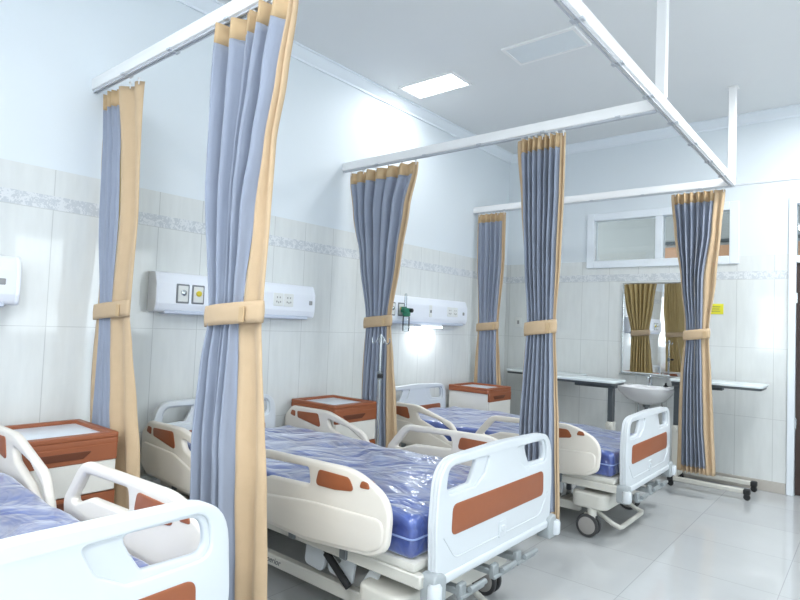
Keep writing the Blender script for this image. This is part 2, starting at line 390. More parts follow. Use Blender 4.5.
# ------------------------------------------------------------------ curtain rails (one connected overhead system per run)
LX, RZ, RY = 2.385, 2.49, (1.29, 3.19, 5.12)
def rail(name, label, p0, p1, axis):
    t = thing(name, label, 'curtain rail', p0, 0, 'overhead white curtain rails')
    L = p1[0]-p0[0] if axis == 'x' else p1[1]-p0[1]
    bm = B(); h = 0.028
    (add_box(bm, 0, L, -0.024, 0.024, 0.0, 0.062, 0.006, 2) if axis == 'x' else add_box(bm, -0.024, 0.024, 0, L, 0.0, 0.062, 0.006, 2)); obj('rail_beam', bm, M['rail'], t)
    bm = B()
    for s in (-1, 1):
        (add_box(bm, 0, L, s*0.010-0.002, s*0.010+0.002, -0.010, 0.0) if axis == 'x' else add_box(bm, s*0.010-0.002, s*0.010+0.002, 0, L, -0.010, 0.0))
    obj('track', bm, M['track'], t, smooth=False)
    k = 0.35
    while k < L-0.1:
        bm = B()
        (add_box(bm, k, k+0.03, -0.028, 0.028, -0.006, 0.004, 0.002, 1) if axis == 'x' else add_box(bm, -0.028, 0.028, k, k+0.03, -0.006, 0.004, 0.002, 1)); obj('bracket', bm, M['track'], t); k += 0.45
    return t
rail('curtain_rail', 'white curtain rail nearest the camera, from left wall over the two closest curtains', (0.0, RY[0], RZ), (LX-0.024, RY[0], RZ), 'x')
rail('curtain_rail', 'white curtain rail across the middle of the room, between the second and third beds', (0.0, RY[1], RZ), (LX-0.024, RY[1], RZ), 'x')
t = rail('curtain_rail', 'white curtain rail farthest back, running in front of the transom window', (0.0, RY[2], RZ), (LX+.024, RY[2], RZ), 'x')
bm = B(); add_box(bm, LX+.024, RX, -.008, .008, -.006, .008, .002, 1); obj('track_extension', bm, M['track'], t)
bm = B(); add_box(bm, RX-.01, RX, -.03, .03, -.03, .03, .002, 1); obj('wall_plate', bm, M['rail'], t)
rail('curtain_rail', 'long white curtain rail running from front to back past the bed feet', (LX, RY[0]-0.024, RZ), (LX, RY[2]-0.03, RZ), 'y')
hang = [('white square hanger post from ceiling to rail junction above the middle rail', RY[1]), ('white square hanger post from ceiling to the far end of the long rail', RY[2])]
for lb, y in hang:
    t = thing('hanger_post', lb, 'post', (LX, y, RZ+0.062), 0, 'hanger posts of the curtain rails')
    bm = B(); add_box(bm, -0.026, 0.026, -0.026, 0.026, 0.0, CZ-RZ-0.062, 0.004, 1); obj('post', bm, M['rail'], t)
    bm = B(); add_box(bm, -0.04, 0.04, -0.04, 0.04, CZ-RZ-0.07, CZ-RZ-0.062, 0.002, 1); obj('ceiling_plate', bm, M['rail'], t)

# ------------------------------------------------------------------ curtains
def interp(keys, z):
    keys = sorted(keys, key=lambda k: k[0])
    if z <= keys[0][0]: return keys[0][1:]
    for a, b in zip(keys, keys[1:]):
        if z <= b[0]:
            w = (z-a[0])/(b[0]-a[0]); w = w*w*(3-2*w)*0.6 + w*0.4
            return tuple(p+(q-p)*w for p, q in zip(a[1:], b[1:]))
    return keys[-1][1:]
def curtain(label, Y, keys, nf, ztop=2.468, zbot=0.20, tie=(1.265, 1.345), amp=0.045, seed=0, amp_top=0.03):
    rnd = random.Random(seed)
    ph = [rnd.uniform(-0.5, 0.5) for _ in range(4)]; fa = [rnd.uniform(0.7, 1.2) for _ in range(nf*2+4)]
    x0 = interp(keys, zbot)[0]
    t = thing('privacy_curtain', label, 'curtain', (0, Y, 0), 0, 'grey blue privacy curtains tied back')
    tm = (tie[0]+tie[1])/2
    def surf(side, u, z):
        xl, xa, xb, xr = interp(keys, z)
        d = abs(z-tm); k = 0.40+0.60*min(1, d/0.5)
        if z > 2.2: k = k + (amp_top/amp-k)*(z-2.2)/0.25
        if side == 'drape':
            s = u*nf*2*PI
            wob = 0.35*math.sin(2.1*z+ph[0]) + 0.25*math.sin(5*z+ph[1]*6)
            a = fa[int(u*nf) % len(fa)]*(1-(u*nf) % 1)+fa[(int(u*nf)+1) % len(fa)]*((u*nf) % 1)
            y = amp*k*a*(0.85*math.sin(s+wob+ph[2]*3)+0.25*math.sin(2.3*s+wob*2+ph[3]*5))
            x = xa+(xb-xa)*(u + 0.42/(nf*2*PI)*math.sin(2*s+2*wob)*math.sin(PI*u))
            e = min(1, min(u, 1-u)*nf*2.5); y *= e
            return x, y
        if side == 'left': x, y = xl+(xa-xl)*u, 0.012*(1-u)+0.01*math.sin(5*z)*(1-u)
        else:
            w = 4*u*(1-u); x = xb+(xr-xb)*u; y = -0.016*k*math.sin(PI*u*3+0.5*math.sin(2.4*z+ph[1]*4)) + 0.02*u*k - 0.012*w*k*math.sin(3.1*z+ph[2]*5)
        return x, y
    def strip(name, side, za, zb, m, n, lining=True):
        bm = B(); rows = max(2, int((zb-za)/0.03))
        g = []
        for j in range(rows+1):
            z = za+(zb-za)*j/rows; g.append([bm.verts.new((*surf(side, i/n, z), z)) for i in range(n+1)])
        for j in range(rows):
            for i in range(n): bm.faces.new((g[j][i], g[j][i+1], g[j+1][i+1], g[j+1][i]))
        me = bpy.data.meshes.new(name); bm.normal_update(); bm.to_mesh(me); bm.free()
        me.polygons.foreach_set('use_smooth', [True]*len(me.polygons))
        me.materials.append(m); me.materials.append(M['lining'])
        o = bpy.data.objects.new(name, me); COL.objects.link(o); o.parent = t
        md = o.modifiers.new('lining', 'SOLIDIFY'); md.thickness = 0.0014; md.offset = -1; md.material_offset = 1; md.material_offset_rim = 0; md.use_even_offset = False
        return o
    N = nf*14
    zh, zb2 = ztop-0.085, zbot+0.05
    strip('drape', 'drape', zb2, zh, M['blue'], N)
    strip('header_band', 'drape', zh, ztop, M['tan_header'], N)
    strip('bottom_hem', 'drape', zbot, zb2, M['tan'], N)
    strip('side_hem', 'left', zbot, ztop, M['tan'], 3)
    strip('side_hem', 'right', zbot, ztop, M['tan'], 12)
    # tieback: a closed loop of cloth round the gathered drape
    xl, xa, xb, xr = interp(keys, tm); cx = (xl+xr)/2; hw = (xr-xl)/2+0.003; bm = B(); g = []; ns = 44
    for j in range(5):
        z = tie[0]+(tie[1]-tie[0])*j/4; row = []
        for k in range(ns):
            a = 2*PI*k/ns; ca, sa = math.cos(a), math.sin(a)
            sq = lambda c: math.copysign(abs(c)**0.9, c)
            bul = 0.004*math.sin(j/4*PI)
            row.append(bm.verts.new((cx+(hw+bul)*sq(ca), (0.55*amp+0.004+bul+0.003*math.sin(3*a))*sq(sa), z+0.014*ca)))
        g.append(row)
    for j in range(4):
        for k in range(ns): bm.faces.new((g[j][k], g[j][(k+1) % ns], g[j+1][(k+1) % ns], g[j+1][k]))
    tb = obj('tieback', bm, M['tan'], t); sd = tb.modifiers.new('cloth', 'SOLIDIFY'); sd.thickness = 0.003; sd.offset = 1
    bm = B(); add_box(bm, cx+hw*0.55, cx+hw*0.55+0.03, -.55*amp-.013, -.55*amp-.006, tie[0]+0.012, tie[1]-0.01, 0.002, 1); obj('tieback_end', bm, M['tan_header'], tb)
    # hooks
    xl, xa, xb, xr = interp(keys, ztop)
    nh = max(4, nf)
    for k in range(nh):
        x = xa+0.01+(xr-xa-0.02)*k/(nh-1)
        bm = B(); add_tube(bm, (x, 0, ztop-0.02), (x, 0, RZ-0.012), 0.003, 6); add_box(bm, x-0.008, x+0.008, -0.006, 0.006, RZ-0.018, RZ-0.008, 0.002, 1); obj('hook', bm, M['rail'], t)
    return t
K1 = [(2.44, .02, .03, .205, .420), (2.14, .02, .035, .25, .44), (1.77, .02, .05, .275, .46), (1.36, .055, .11, .255, .445), (1.28, .06, .12, .25, .442), (1.13, .06, .13, .27, .475), (0.85, .065, .125, .315, .535), (0.61, .07, .115, .36, .59), (0.27, .085, .12, .405, .645)]
K2 = [(2.44, 1.150, 1.180, 1.640, 1.660), (2.17, 1.165, 1.195, 1.592, 1.620), (1.94, 1.170, 1.199, 1.540, 1.577), (1.67, 1.190, 1.212, 1.486, 1.571), (1.36, 1.207, 1.236, 1.443, 1.559), (1.26, 1.210, 1.238, 1.420, 1.554), (1.13, 1.194, 1.216, 1.431, 1.565), (0.90, 1.196, 1.218, 1.438, 1.588), (0.67, 1.212, 1.233, 1.457, 1.610), (0.38, 1.228, 1.242, 1.488, 1.632), (0.23, 1.236, 1.250, 1.500, 1.643)]
K3 = [(2.43, .045, .056, .696, .724), (2.15, .097, .108, .617, .655), (1.77, .185, .196, .560, .598), (1.33, .275, .285, .496, .535), (1.26, .279, .290, .500, .538), (1.02, .273, .283, .512, .570), (0.73, .269, .280, .519, .604), (0.36, .281, .291, .538, .632)]
K4 = [(2.44, 1.534, 1.562, 1.820, 1.851), (2.08, 1.574, 1.588, 1.824, 1.849), (1.71, 1.600, 1.614, 1.816, 1.841), (1.34, 1.633, 1.640, 1.808, 1.821), (1.26, 1.629, 1.636, 1.810, 1.823), (0.99, 1.619, 1.625, 1.825, 1.837), (0.70, 1.609, 1.615, 1.839, 1.852), (0.23, 1.612, 1.619, 1.859, 1.871)]
K5 = [(2.47, .044, .056, .344, .367), (1.99, .051, .065, .349, .372), (1.31, .081, .105, .305, .328), (1.23, .084, .108, .308, .331), (0.96, .070, .107, .318, .352), (0.66, .059, .107, .340, .375), (.25, .06, .107, .35, .38)]
K6 = [(2.45, 1.939, 1.962, 2.262, 2.341), (2.16, 1.968, 1.991, 2.245, 2.317), (1.75, 2.022, 2.037, 2.194, 2.287), (1.36, 2.059, 2.074, 2.192, 2.243), (1.28, 2.061, 2.076, 2.186, 2.244), (0.94, 2.036, 2.059, 2.199, 2.264), (0.62, 2.027, 2.057, 2.211, 2.282), (0.22, 2.019, 2.057, 2.239, 2.302)]
curtain('tied grey blue curtain against left wall beside the nearest bedside cabinet, with wide tan edge', RY[0]+0.042, K1, 5, seed=3, amp=0.022)
curtain('large tied grey blue curtain nearest the camera, hanging between the first and second beds', RY[0], K2, 5, seed=5, amp=0.055, amp_top=0.045)
curtain('tied grey blue curtain by left wall behind second bed, fanning wide at its top', RY[1]+.02, K3, 6, seed=8, amp=0.046)
curtain('tied grey blue curtain hanging near the foot of the second bed', RY[1], K4, 7, seed=11, amp=0.055)
curtain('small tied grey blue curtain in the far left corner behind the farthest bedside cabinet', RY[2], K5, 5, seed=13, amp=0.032)
curtain('tied grey blue curtain in front of mirror and transom window, with wide tan right edge', RY[2], K6, 6, seed=21, amp=0.045)

# ------------------------------------------------------------------ hospital beds
XH, XF = 0.10, 2.01          # planes of headboard and footboard (bed local x)
def board_loops():
    out = round_poly([(-.475, .335, .03), (.475, .335, .03), (.488, .55, .3), (.470, .788, .125), (0, .802, .8), (-.470, .788, .125), (-.488, .55, .3)], 8)
    hole = lambda s: round_poly([(s*.415, .662, .03), (s*.405, .752, .05), (s*.205, .755, .02), (s*.225, .715, .02), (s*.255, .668, .02)][::(1 if s > 0 else -1)])
    big = lambda s: round_poly([(s*.430, .650, .035), (s*.417, .762, .055), (s*.115, .758, .012), (s*.15, .69, .05), (s*.22, .650, .03)][::(1 if s > 0 else -1)])
    return out, hole, big
def make_board(name, x, parent, face, dz, yo=0, sy=1.0):
    out, hole, big = board_loops(); bm = B()
    add_plate(bm, [out, hole(1), hole(-1)], 0.022, UV_YZ(x), 0.008)
    for s in (-1, 1): add_plate(bm, [out, big(1), big(-1)], 0.016, UV_YZ(x+s*0.014), 0.0065, 3)
    # moulded lower lip, groove ridge
    add_plate(bm, [round_poly([(-.475, .325, .02), (.475, .325, .02), (.478, .362, .02), (-.478, .362, .02)])], 0.06, UV_YZ(x), 0.01)
    for s in (-1, 1):
        add_path(bm, [(x+s*0.0215, p[0], p[1]) for p in round_poly([(-.44, .50, 0), (-.36, .405, .06), (.36, .405, .06), (.44, .50, 0)], 6)], 0.0035, 8)
        ring = [(x+s*0.0215, 0.035*math.cos(a*PI/15), 0.64+0.035*math.sin(a*PI/15)) for a in range(31)]
    o = obj(name, bm, M['abs'], parent); o.location.z = dz; o.location.y = yo; o.scale.y = sy
    bm = B()
    for s in (-1, 1): add_plate(bm, [round_poly([(-.390, .495, .03), (.390, .495, .03), (.385, .612, .03), (-.385, .612, .03)])], 0.006, UV_YZ(x+s*0.0225), 0.002)
    obj('insert_panel', bm, M['brown'], o, 'brown insert panel')
    bm = B(); s = face
    add_plate(bm, [round_poly([(-.03, .395, .008), (.03, .395, .008), (.03, .465, .008), (-.03, .465, .008)])], 0.006, UV_YZ(x+s*0.0235), 0.0025); add_box(bm, x+s*0.024, x+s*0.032, -.014, .014, .42, .445, .003, 1)
    obj('latch_plate', bm, M['abs'], o)
    for s in (-1, 1):
        bm = B(); add_plate(bm, [round_poly([(s*.435, .27, .02), (s*.512, .27, .02), (s*.516, .39, .03), (s*.435, .37, .02)][::(1 if s > 0 else -1)])], 0.07, UV_YZ(x+face*0.006), 0.010); cb = obj('corner_bumper', bm, M['abs_grey'], parent, 'grey corner bumper'); cb.location.z = dz; cb.location.y = yo-s*.47*(1-sy)
        bm = B(); add_lathe(bm, [(0.004, -.036), (0.022, -.034), (0.027, -.025), (0.027, .025), (0.022, .034), (0.004, .036)], (x+face*0.036, s*.505, .318)); obj('roller', bm, M['abs'], cb)
    return o
def foot_rail_loops():
    out = round_poly([(1.04, .395, .05), (1.45, .380, .4), (1.82, .415, .12), (1.895, .455, .07), (1.91, .640, .15), (1.72, .722, .35), (1.12, .705, .12), (.99, .555, .05), (1.01, .47, .1)], 8)
    hole = round_poly([(1.058, .562, .02), (1.148, .667, .05), (1.455, .682, .02), (1.468, .612, .02), (1.20, .598, .06), (1.10, .560, .03)])
    return out, hole, [(1.505, .622, .02), (1.522, .688, .02), (1.695, .688, .03), (1.728, .640, .025), (1.62, .625, .1)], [(1.750, .660, .012), (1.764, .690, .015), (1.795, .686, .02), (1.808, .664, .012)], round_poly([(1.03, .405, .04), (1.45, .392, .4), (1.81, .427, .11), (1.880, .465, .06), (1.885, .57, .06), (1.5, .555, .2), (1.08, .51, .05)], 8)
def head_rail_loops():
    out = round_poly([(.10, .395, .06), (.50, .375, .4), (.80, .375, .06), (.865, .40, .05), (.872, .48, .1), (.80, .600, .12), (.46, .698, .4), (.10, .692, .06), (.025, .62, .06), (.03, .44, .08)], 8)
    hole = round_poly([(.455, .645, .02), (.66, .612, .1), (.80, .545, .05), (.825, .475, .03), (.765, .462, .02), (.66, .535, .06), (.49, .592, .05)])
    return out, hole, [(.163, .662, .012), (.375, .670, .025), (.408, .578, .02), (.170, .618, .012)], [(.092, .632, .01), (.105, .664, .012), (.143, .660, .01), (.142, .620, .01)], round_poly([(.09, .408, .05), (.50, .388, .4), (.79, .388, .05), (.85, .41, .04), (.80, .44, .05), (.40, .56, .2), (.045, .575, .05), (.045, .45, .05)], 8)
def make_rail(parent, which, s, dz, ry, rx=0.0):
    out, hole, big, small, lower = (foot_rail_loops if which == 'foot' else head_rail_loops)()
    y = s*ry; bm = B(); add_plate(bm, [out, hole], 0.034, UV_XZ(y), 0.013, 3)
    add_plate(bm, [lower], 0.03, UV_XZ(y+s*0.008), 0.012, 3)
    o = obj('side_rail', bm, M['abs_warm'], parent, 'warm white side rail at the bed %s' % which); o.location.z = dz; o.location.x = rx
    for lp in (big, small):
        bm = B()
        add_plate(bm, [round_poly(lp)], 0.041, UV_XZ(y), 0.002); obj('insert_panel', bm, M['brown'], o, 'brown insert panel')
    # hinge arms below
    u = 1.45 if which == 'foot' else 0.45
    for du in (-.16, .16):
        bm = B(); add_box(bm, u+du-.02, u+du+.02, y-s*0.06-0.012, y-s*0.06+0.012, .33, .43, .004, 1); add_box(bm, u+du-.02, u+du+.02, min(y-s*.072, y-s*.01), max(y-s*.072, y-s*.01), .40, .43, .003, 1)
        obj('hinge_arm', bm, M['grey_metal'], o)
    return o
def text_mesh(body, size, mtx, m, parent, name='lettering'):
    cu = bpy.data.curves.new(name, 'FONT'); cu.body = body; cu.size = size; cu.extrude = 0.0006; cu.shear = 0.3
    o = bpy.data.objects.new('t', cu); COL.objects.link(o); dg = bpy.context.evaluated_depsgraph_get()
    me = bpy.data.meshes.new_from_object(o.evaluated_get(dg)); bpy.data.objects.remove(o); bpy.data.curves.remove(cu)
    me.transform(mtx); return obj(name, me, m, parent, smooth=False)
def make_bed(label, x, y, dz, ry, yo, drop=0.0, fr=0.0, rx=0.0, rz=0.0):
    t = thing('hospital_bed', label, 'hospital bed', (x, y, 0), 0, 'hospital beds with brown inserts')
    make_board('headboard', XH, t, -1, dz, -.085, .90); fb = make_board('footboard', XF, t, 1, dz, yo)
    fb.rotation_euler.z = fr; fb.location.x = XF*(1-math.cos(fr)); fb.location.y = yo-XF*math.sin(fr)
    for s in (-1, 1):
        d = dz+rz-(drop if s > 0 else 0); make_rail(t, 'head', s, d, ry, rx); make_rail(t, 'foot', s, d, ry, rx)
    # mattress with soft wrinkled top
    bm = B(); add_box(bm, .135, 1.955, -.455, .455, .415, .572, .028, 4); 
    bmesh.ops.subdivide_edges(bm, edges=[e for e in bm.edges if e.calc_length() > .3], cuts=24, use_grid_fill=True)
    for v in bm.verts:
        n = .006*math.sin(9*v.co.x+4*v.co.y)+.004*math.sin(23*v.co.x-15*v.co.y)+.004*math.sin(14*v.co.y+3*v.co.x)
        if v.co.z > .50: v.co.z += n
        elif abs(v.co.y) > .44: v.co.y += .5*n
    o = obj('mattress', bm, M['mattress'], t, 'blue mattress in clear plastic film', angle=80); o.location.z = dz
    bm = B(); add_path(bm, [(p[0], p[1], .492) for p in (lambda q: q+[q[0]])(round_poly([(.133, -.457, .03), (1.957, -.457, .03), (1.957, .457, .03), (.133, .457, .03)], 4))], .004, 8); obj('piping', bm, M['piping'], o)
    # deck
    bm = B(); add_box(bm, .13, 1.97, -.46, .46, .375, .412, .012, 2); o = obj('mattress_deck', bm, M['frame'], t); o.location.z = dz
    bm = B()
    for s in (-1, 1): add_box(bm, .08, 2.0, s*.44-.02, s*.44+.02, .325, .375, .006, 1)
    for x in (.14, .75, 1.35, 1.94): add_box(bm, x-.02, x+.02, -.42, .42, .33, .37, .005, 1)
    o = obj('upper_frame', bm, M['frame'], t); o.location.z = dz
    # base
    bm = B()
    for s in (-1, 1): add_box(bm, .25, 1.72, s*.36-.02, s*.36+.02, .115, .172, .006, 1)
    for x in (.40, 1.6): add_box(bm, x-.03, x+.03, -.34, .34, .12, .168, .006, 1)
    base = obj('base_frame', bm, M['frame'], t)
    text_mesh('House Superior', .040, Matrix.Translation((.86, -.3812, .132)) @ Matrix.Rotation(PI/2, 4, 'X'), M['ink'], base)
    by = -.06
    for x0, x1 in ((.16, .46), (1.70, 1.93)):
        bm = B(); foot = x0 > 1
        add_plate(bm, [round_poly([(x0, -.48, .05), (x1, -.48, .07), (x1, .36, .07), (x0, .36, .05)], 6)], .095, UV_XY(.225), .014)
        obj('base_cover', bm, M['frame'], t, 'moulded cover at the %s end of the base' % ('foot' if foot else 'head'))
        cx = x1-.10 if foot else x0+.06
        for s in (-1, 1):
            bm = B(); add_tube(bm, (cx, by+s*.39, .135), (cx, by+s*.39, .20), .028, 16); add_box(bm, cx-.05, cx+.02, by+s*.39-.014, by+s*.39+.014, .10, .142, .006, 2); c = obj('caster', bm, M['frame'], t)
            for q in (-1, 1):
                bm = B(); yy = by+s*.39+q*.024
                add_lathe(bm, [(.003, -.011*q), (.045, -.011*q), (.057, -.008*q), (.057, .008*q), (.045, .012*q), (.02, .014*q), (.003, .014*q)], (cx-.02, yy, .072), 28, 'y'); obj('wheel', bm, M['wheel'], c)
                bm = B(); add_lathe(bm, [(.057, -.009), (.069, -.009), (.072, -.005), (.072, .005), (.069, .009), (.057, .009)], (cx-.02, yy, .072), 28, 'y'); obj('tyre', bm, M['tyre'], c)
    # brake pedal bar at the foot
    bm = B(); add_path(bm, [(1.72, -.33, .165), (1.78, -.33, .15), (1.92, -.33, .075), (1.965, -.33, .062), (1.97, -.30, .06), (1.97, .09, .06), (1.965, .12, .062), (1.92, .12, .075), (1.78, .12, .15), (1.72, .12, .165)], .015, 10)
    obj('brake_bar', bm, M['frame'], t)
    # lifting links and gas strut
    for x in (.45, 1.45):
        for s in (-1, 1):
            bm = B(); add_box(bm, x-.14, x+.14, s*.30-.012, s*.30+.012, .235+dz/2, .27+dz/2, .004, 1, Matrix.Rotation(-.55-dz*2, 4, 'Y')); obj('lifting_link', bm, M['abs_grey'], t)
    for s in (-1, 1):
        for lp, th, yy in (([(1.46, .215, .02), (1.60, .20, .02), (1.62, .33+dz, .03), (1.56, .34+dz, .02), (1.52, .26, .02), (1.44, .30, .02)], .014, .39), ([(1.66, .23, .015), (1.72, .22, .02), (1.78, .33+dz, .02), (1.73, .34+dz, .02)], .012, .40), ([(1.28, .20, .03), (1.40, .19, .03), (1.43, .30+dz, .03), (1.30, .33+dz, .03)], .02, .37)):
            bm = B(); add_plate(bm, [round_poly(lp)], th, UV_XZ(s*yy), .003); obj('link_plate', bm, M['abs'], t)
    for s in (-1, 1):
        bm = B(); add_tube(bm, (1.46, s*.415, .30+dz), (1.60, s*.415, .20), .016, 12); add_tube(bm, (1.44, s*.415, .315+dz), (1.47, s*.415, .293+dz), .007, 8); obj('gas_strut', bm, M['black'], t, 'black gas strut')
    # three folding cranks under the footboard
    for i, yy in enumerate((-.25, .0, .20)):
        bm = B(); add_box(bm, 1.90, 2.045, yy-.02, yy+.02, .258, .285, .005, 1); add_box(bm, 2.03, 2.06, yy-.02, yy+.15, .245, .262, .004, 1); add_box(bm, 2.03, 2.055, yy-.022, yy+.022, .245, .305, .005, 1)
        add_tube(bm, (2.062, yy+.03, .272), (2.062, yy+.145, .272), .012, 12); add_tube(bm, (2.045, yy+.135, .25), (2.062, yy+.135, .272), .007, 8)
        c = obj('crank_handle', bm, M['crank'], t); c.location.z = dz
    return t
make_bed('hospital bed nearest the camera, cut off by the left and bottom edges of the photo', .025, .36, 0.060, .490, .034, 0.0, .05, .085, .03)
make_bed('middle hospital bed with glossy plastic wrapped mattress, between the two tied front curtains', .0, 2.18, 0.0, .52, .075)
make_bed('farthest hospital bed with its round foot casters showing, in front of the washbasin', .06, 4.11, -.025, .52, .05, .30)

# ------------------------------------------------------------------ bedside cabinets
def make_cabinet(label, loc):
    t = thing('bedside_cabinet', label, 'bedside cabinet', loc, 0, 'bedside cabinets with brown tops')
    D, W, H = 0.46, 0.42, 0.73
    bm = B(); add_box(bm, .008, D-.02, -W/2+.01, W/2-.01, .06, H-.05, .004, 1); obj('carcass', bm, M['cabinet'], t)
    # tray top: brown rim round a pale inset
    bm = B(); o = round_poly([(0, -W/2, .02), (D, -W/2, .02), (D, W/2, .02), (0, W/2, .02)]); i = round_poly([(.035, -W/2+.035, .015), (D-.05, -W/2+.035, .015), (D-.05, W/2-.035, .015), (.035, W/2-.035, .015)])
    add_plate(bm, [o, i], .022, UV_XY(H-.011), .004); add_plate(bm, [o], .03, UV_XY(H-.037), .003); tp = obj('top_rim', bm, M['brown'], t, 'brown moulded rim')
    bm = B(); add_plate(bm, [i], .006, UV_XY(H-.019), .001); obj('inset', bm, M['cab_top'], tp, 'pale blue white inset top')
    # drawers: brown band, grip recess shaded by a flat dark plate, over a white front
    def front(name, z0, z1, zb):
        bm = B(); add_box(bm, D-.02, D, -W/2+.012, W/2-.012, z0, zb, .003, 1); d = obj(name, bm, M['cabinet'], t)
        bm = B(); add_box(bm, D-.02, D+.002, -W/2+.008, W/2-.008, zb+.001, z1, .003, 1); h = obj('grip_band', bm, M['brown'], d, 'brown grip band')
        bm = B(); m_ = (zb+z1)/2
        add_plate(bm, [round_poly([(-W/2+.07, m_+.016, .006), (-W/2+.10, m_-.016, .006), (W/2-.16, m_-.016, .006), (W/2-.12, m_+.016, .006)][::-1])], .004, UV_YZ(D+.003), .001); obj('grip_shade_plate', bm, M['brown_dark'], d, 'flat dark plate painted as the shaded grip recess')
    front('drawer', .465, .683, .605); front('door', .09, .460, .395)
    bm = B(); add_box(bm, .03, D-.05, -W/2+.04, W/2-.04, .045, .062); 
    obj('plinth', bm, M['dark_metal'], t)
    for sx in (.06, D-.07):
        for sy in (-1, 1):
            bm = B(); add_lathe(bm, [(.004, -.011), (.019, -.011), (.0225, -.006), (.0225, .006), (.019, .011), (.004, .011)], (sx, sy*(W/2-.07), .0225), 18, 'y'); add_box(bm, sx-.012, sx+.012, sy*(W/2-.07)-.016, sy*(W/2-.07)+.016, .038, .05, .003, 1); obj('caster', bm, M['black'], t)
    return t
cab = make_cabinet('bedside cabinet nearest the camera, with pale tray top, partly behind first bed rail', (.05, 1.085, 0))
dup(cab, (.04, 2.93, 0), 'bedside cabinet behind the head of the middle bed, by the curtain fanning wide')
dup(cab, (.07, 4.86, 0), 'farthest bedside cabinet, in the corner beyond the third bed')

# ------------------------------------------------------------------ bedhead service units on the left wall
def unit_profile():
    return round_poly([(0, .0, .0), (.085, .0, .03), (.10, .05, .02), (.10, .165, .03), (.075, .235, .03), (0, .235, 0)], 5)
def make_unit(label, y0, y1, items, lamp):
    t = thing('bedhead_unit', label, 'bedhead unit', (0, y0, 1.31), 0, 'white bedhead service units on the wall')
    L = y1-y0; bm = B()
    mt = Matrix(((1, 0, 0, 0), (0, 0, -1, L/2), (0, 1, 0, 0), (0, 0, 0, 1)))
    add_plate(bm, [unit_profile()], L-.04, mt, .003); obj('trunking', bm, M['unit'], t)
    for s in (0, 1):
        bm = B(); c = .012 if s == 0 else L-.012; add_plate(bm, [[p*1.0 for p in unit_profile()]], .024, Matrix(((1, 0, 0, 0), (0, 0, -1, c), (0, 1, 0, 0), (0, 0, 0, 1))), .006); obj('end_cap', bm, M['unit'], t)
    bm = B(); add_box(bm, .02, .094, .06, L-.06, -.012, .014, .006, 1); obj('lower_strip', bm, M['unit_under'], t)
    for kind, y in items:
        if kind == 'gas':
            bm = B(); add_box(bm, .096, .104, y-.042, y+.042, .055, .17, .004, 1); g = obj('gas_outlet', bm, M['socket_frame'], t, 'grey framed gas outlet')
            bm = B(); add_box(bm, .102, .107, y-.032, y+.032, .065, .16, .003, 1); obj('outlet_plate', bm, M['socket'], g)
            bm = B(); add_lathe(bm, [(.003, .0), (.017, .0), (.017, .010), (.010, .014), (.003, .014)], (.106, y, .118), 20, 'x'); obj('outlet_valve', bm, M['yellow'] if y > .2 else M['steel'], g)
        elif kind == 'socket':
            bm = B(); add_box(bm, .096, .104, y-.043, y+.043, .075, .165, .004, 1); g = obj('power_socket', bm, M['socket'], t)
            bm = B()
            for a, b in ((-.012, .135), (.012, .135), (-.016, .105), (.016, .105), (0, .10)): add_box(bm, .1035, .1055, y+a-.004, y+a+.004, b-.006, b+.006)
            obj('socket_slot', bm, M['socket_dark'], g, smooth=False)
        elif kind == 'switch':
            bm = B(); add_box(bm, .096, .103, y-.022, y+.022, .06, .17, .003, 1); g = obj('switch_plate', bm, M['socket'], t)
            bm = B(); add_box(bm, .102, .107, y-.010, y+.010, .10, .125, .002, 1); obj('rocker', bm, M['ink'], g)
        elif kind == 'button':
            bm = B(); add_box(bm, .097, .103, y-.016, y+.016, .095, .125, .003, 1); obj('call_button', bm, M['socket_dark'], t)
    if lamp is not None:
        bm = B(); add_box(bm, .03, .125, lamp-.17, lamp+.17, -.034, -.006, .012, 2); lm = obj('reading_lamp', bm, M['unit'], t)
        bm = B(); add_box(bm, .038, .128, lamp-.155, lamp+.155, -.040, -.026, .005, 2); obj('lit_diffuser', bm, M['read_on'], lm)
    return t
make_unit('white bedhead service unit at the left photo edge above the first bed', -0.28, .97, [('socket', .95), ('socket', 1.04), ('button', 1.17)], None)
make_unit('white bedhead service unit above the middle bed, half hidden by the front curtain', 1.645, 2.86, [('gas', .165), ('gas', .265), ('switch', .60), ('socket', .875), ('socket', .965), ('button', 1.17)], None)
make_unit('white bedhead service unit with its reading lamp lit, above the farthest bed', 3.62, 4.90, [('gas', .11), ('gas', .23), ('switch', .66), ('socket', .97), ('socket', 1.06), ('button', 1.21)], .66)

# oxygen flowmeter plugged in the far unit
t = thing('oxygen_flowmeter', 'green oxygen flowmeter with clear humidifier bottle, plugged into the far bedhead unit', 'flowmeter', (.106, 3.85, 1.43))
bm = B(); add_tube(bm, (-.003, 0, 0), (.05, 0, 0), .016, 14); add_box(bm, .03, .075, -.05, .05, -.035, .005, .008, 2); add_lathe(bm, [(.012, -.07), (.034, -.065), (.036, -.035), (.03, -.03), (.01, -.03)], (.055, 0, 0)); obj('valve_body', bm, M['green'], t)
bm = B(); add_lathe(bm, [(.010, .0), (.010, .12), (.005, .13)], (.055, -.015, 0), 14); obj('flow_tube', bm, M['clear'], t)
bm = B(); add_lathe(bm, [(.010, -.20), (.028, -.195), (.031, -.18), (.031, -.075), (.026, -.066)], (.055, 0, 0), 22); obj('humidifier_bottle', bm, M['clear'], t)
bm = B(); add_lathe(bm, [(.003, .0), (.016, .0), (.018, .006), (.018, .02), (.012, .026), (.003, .026)], (.075, .03, -.015), 16, 'x'); obj('control_knob', bm, M['black'], t)

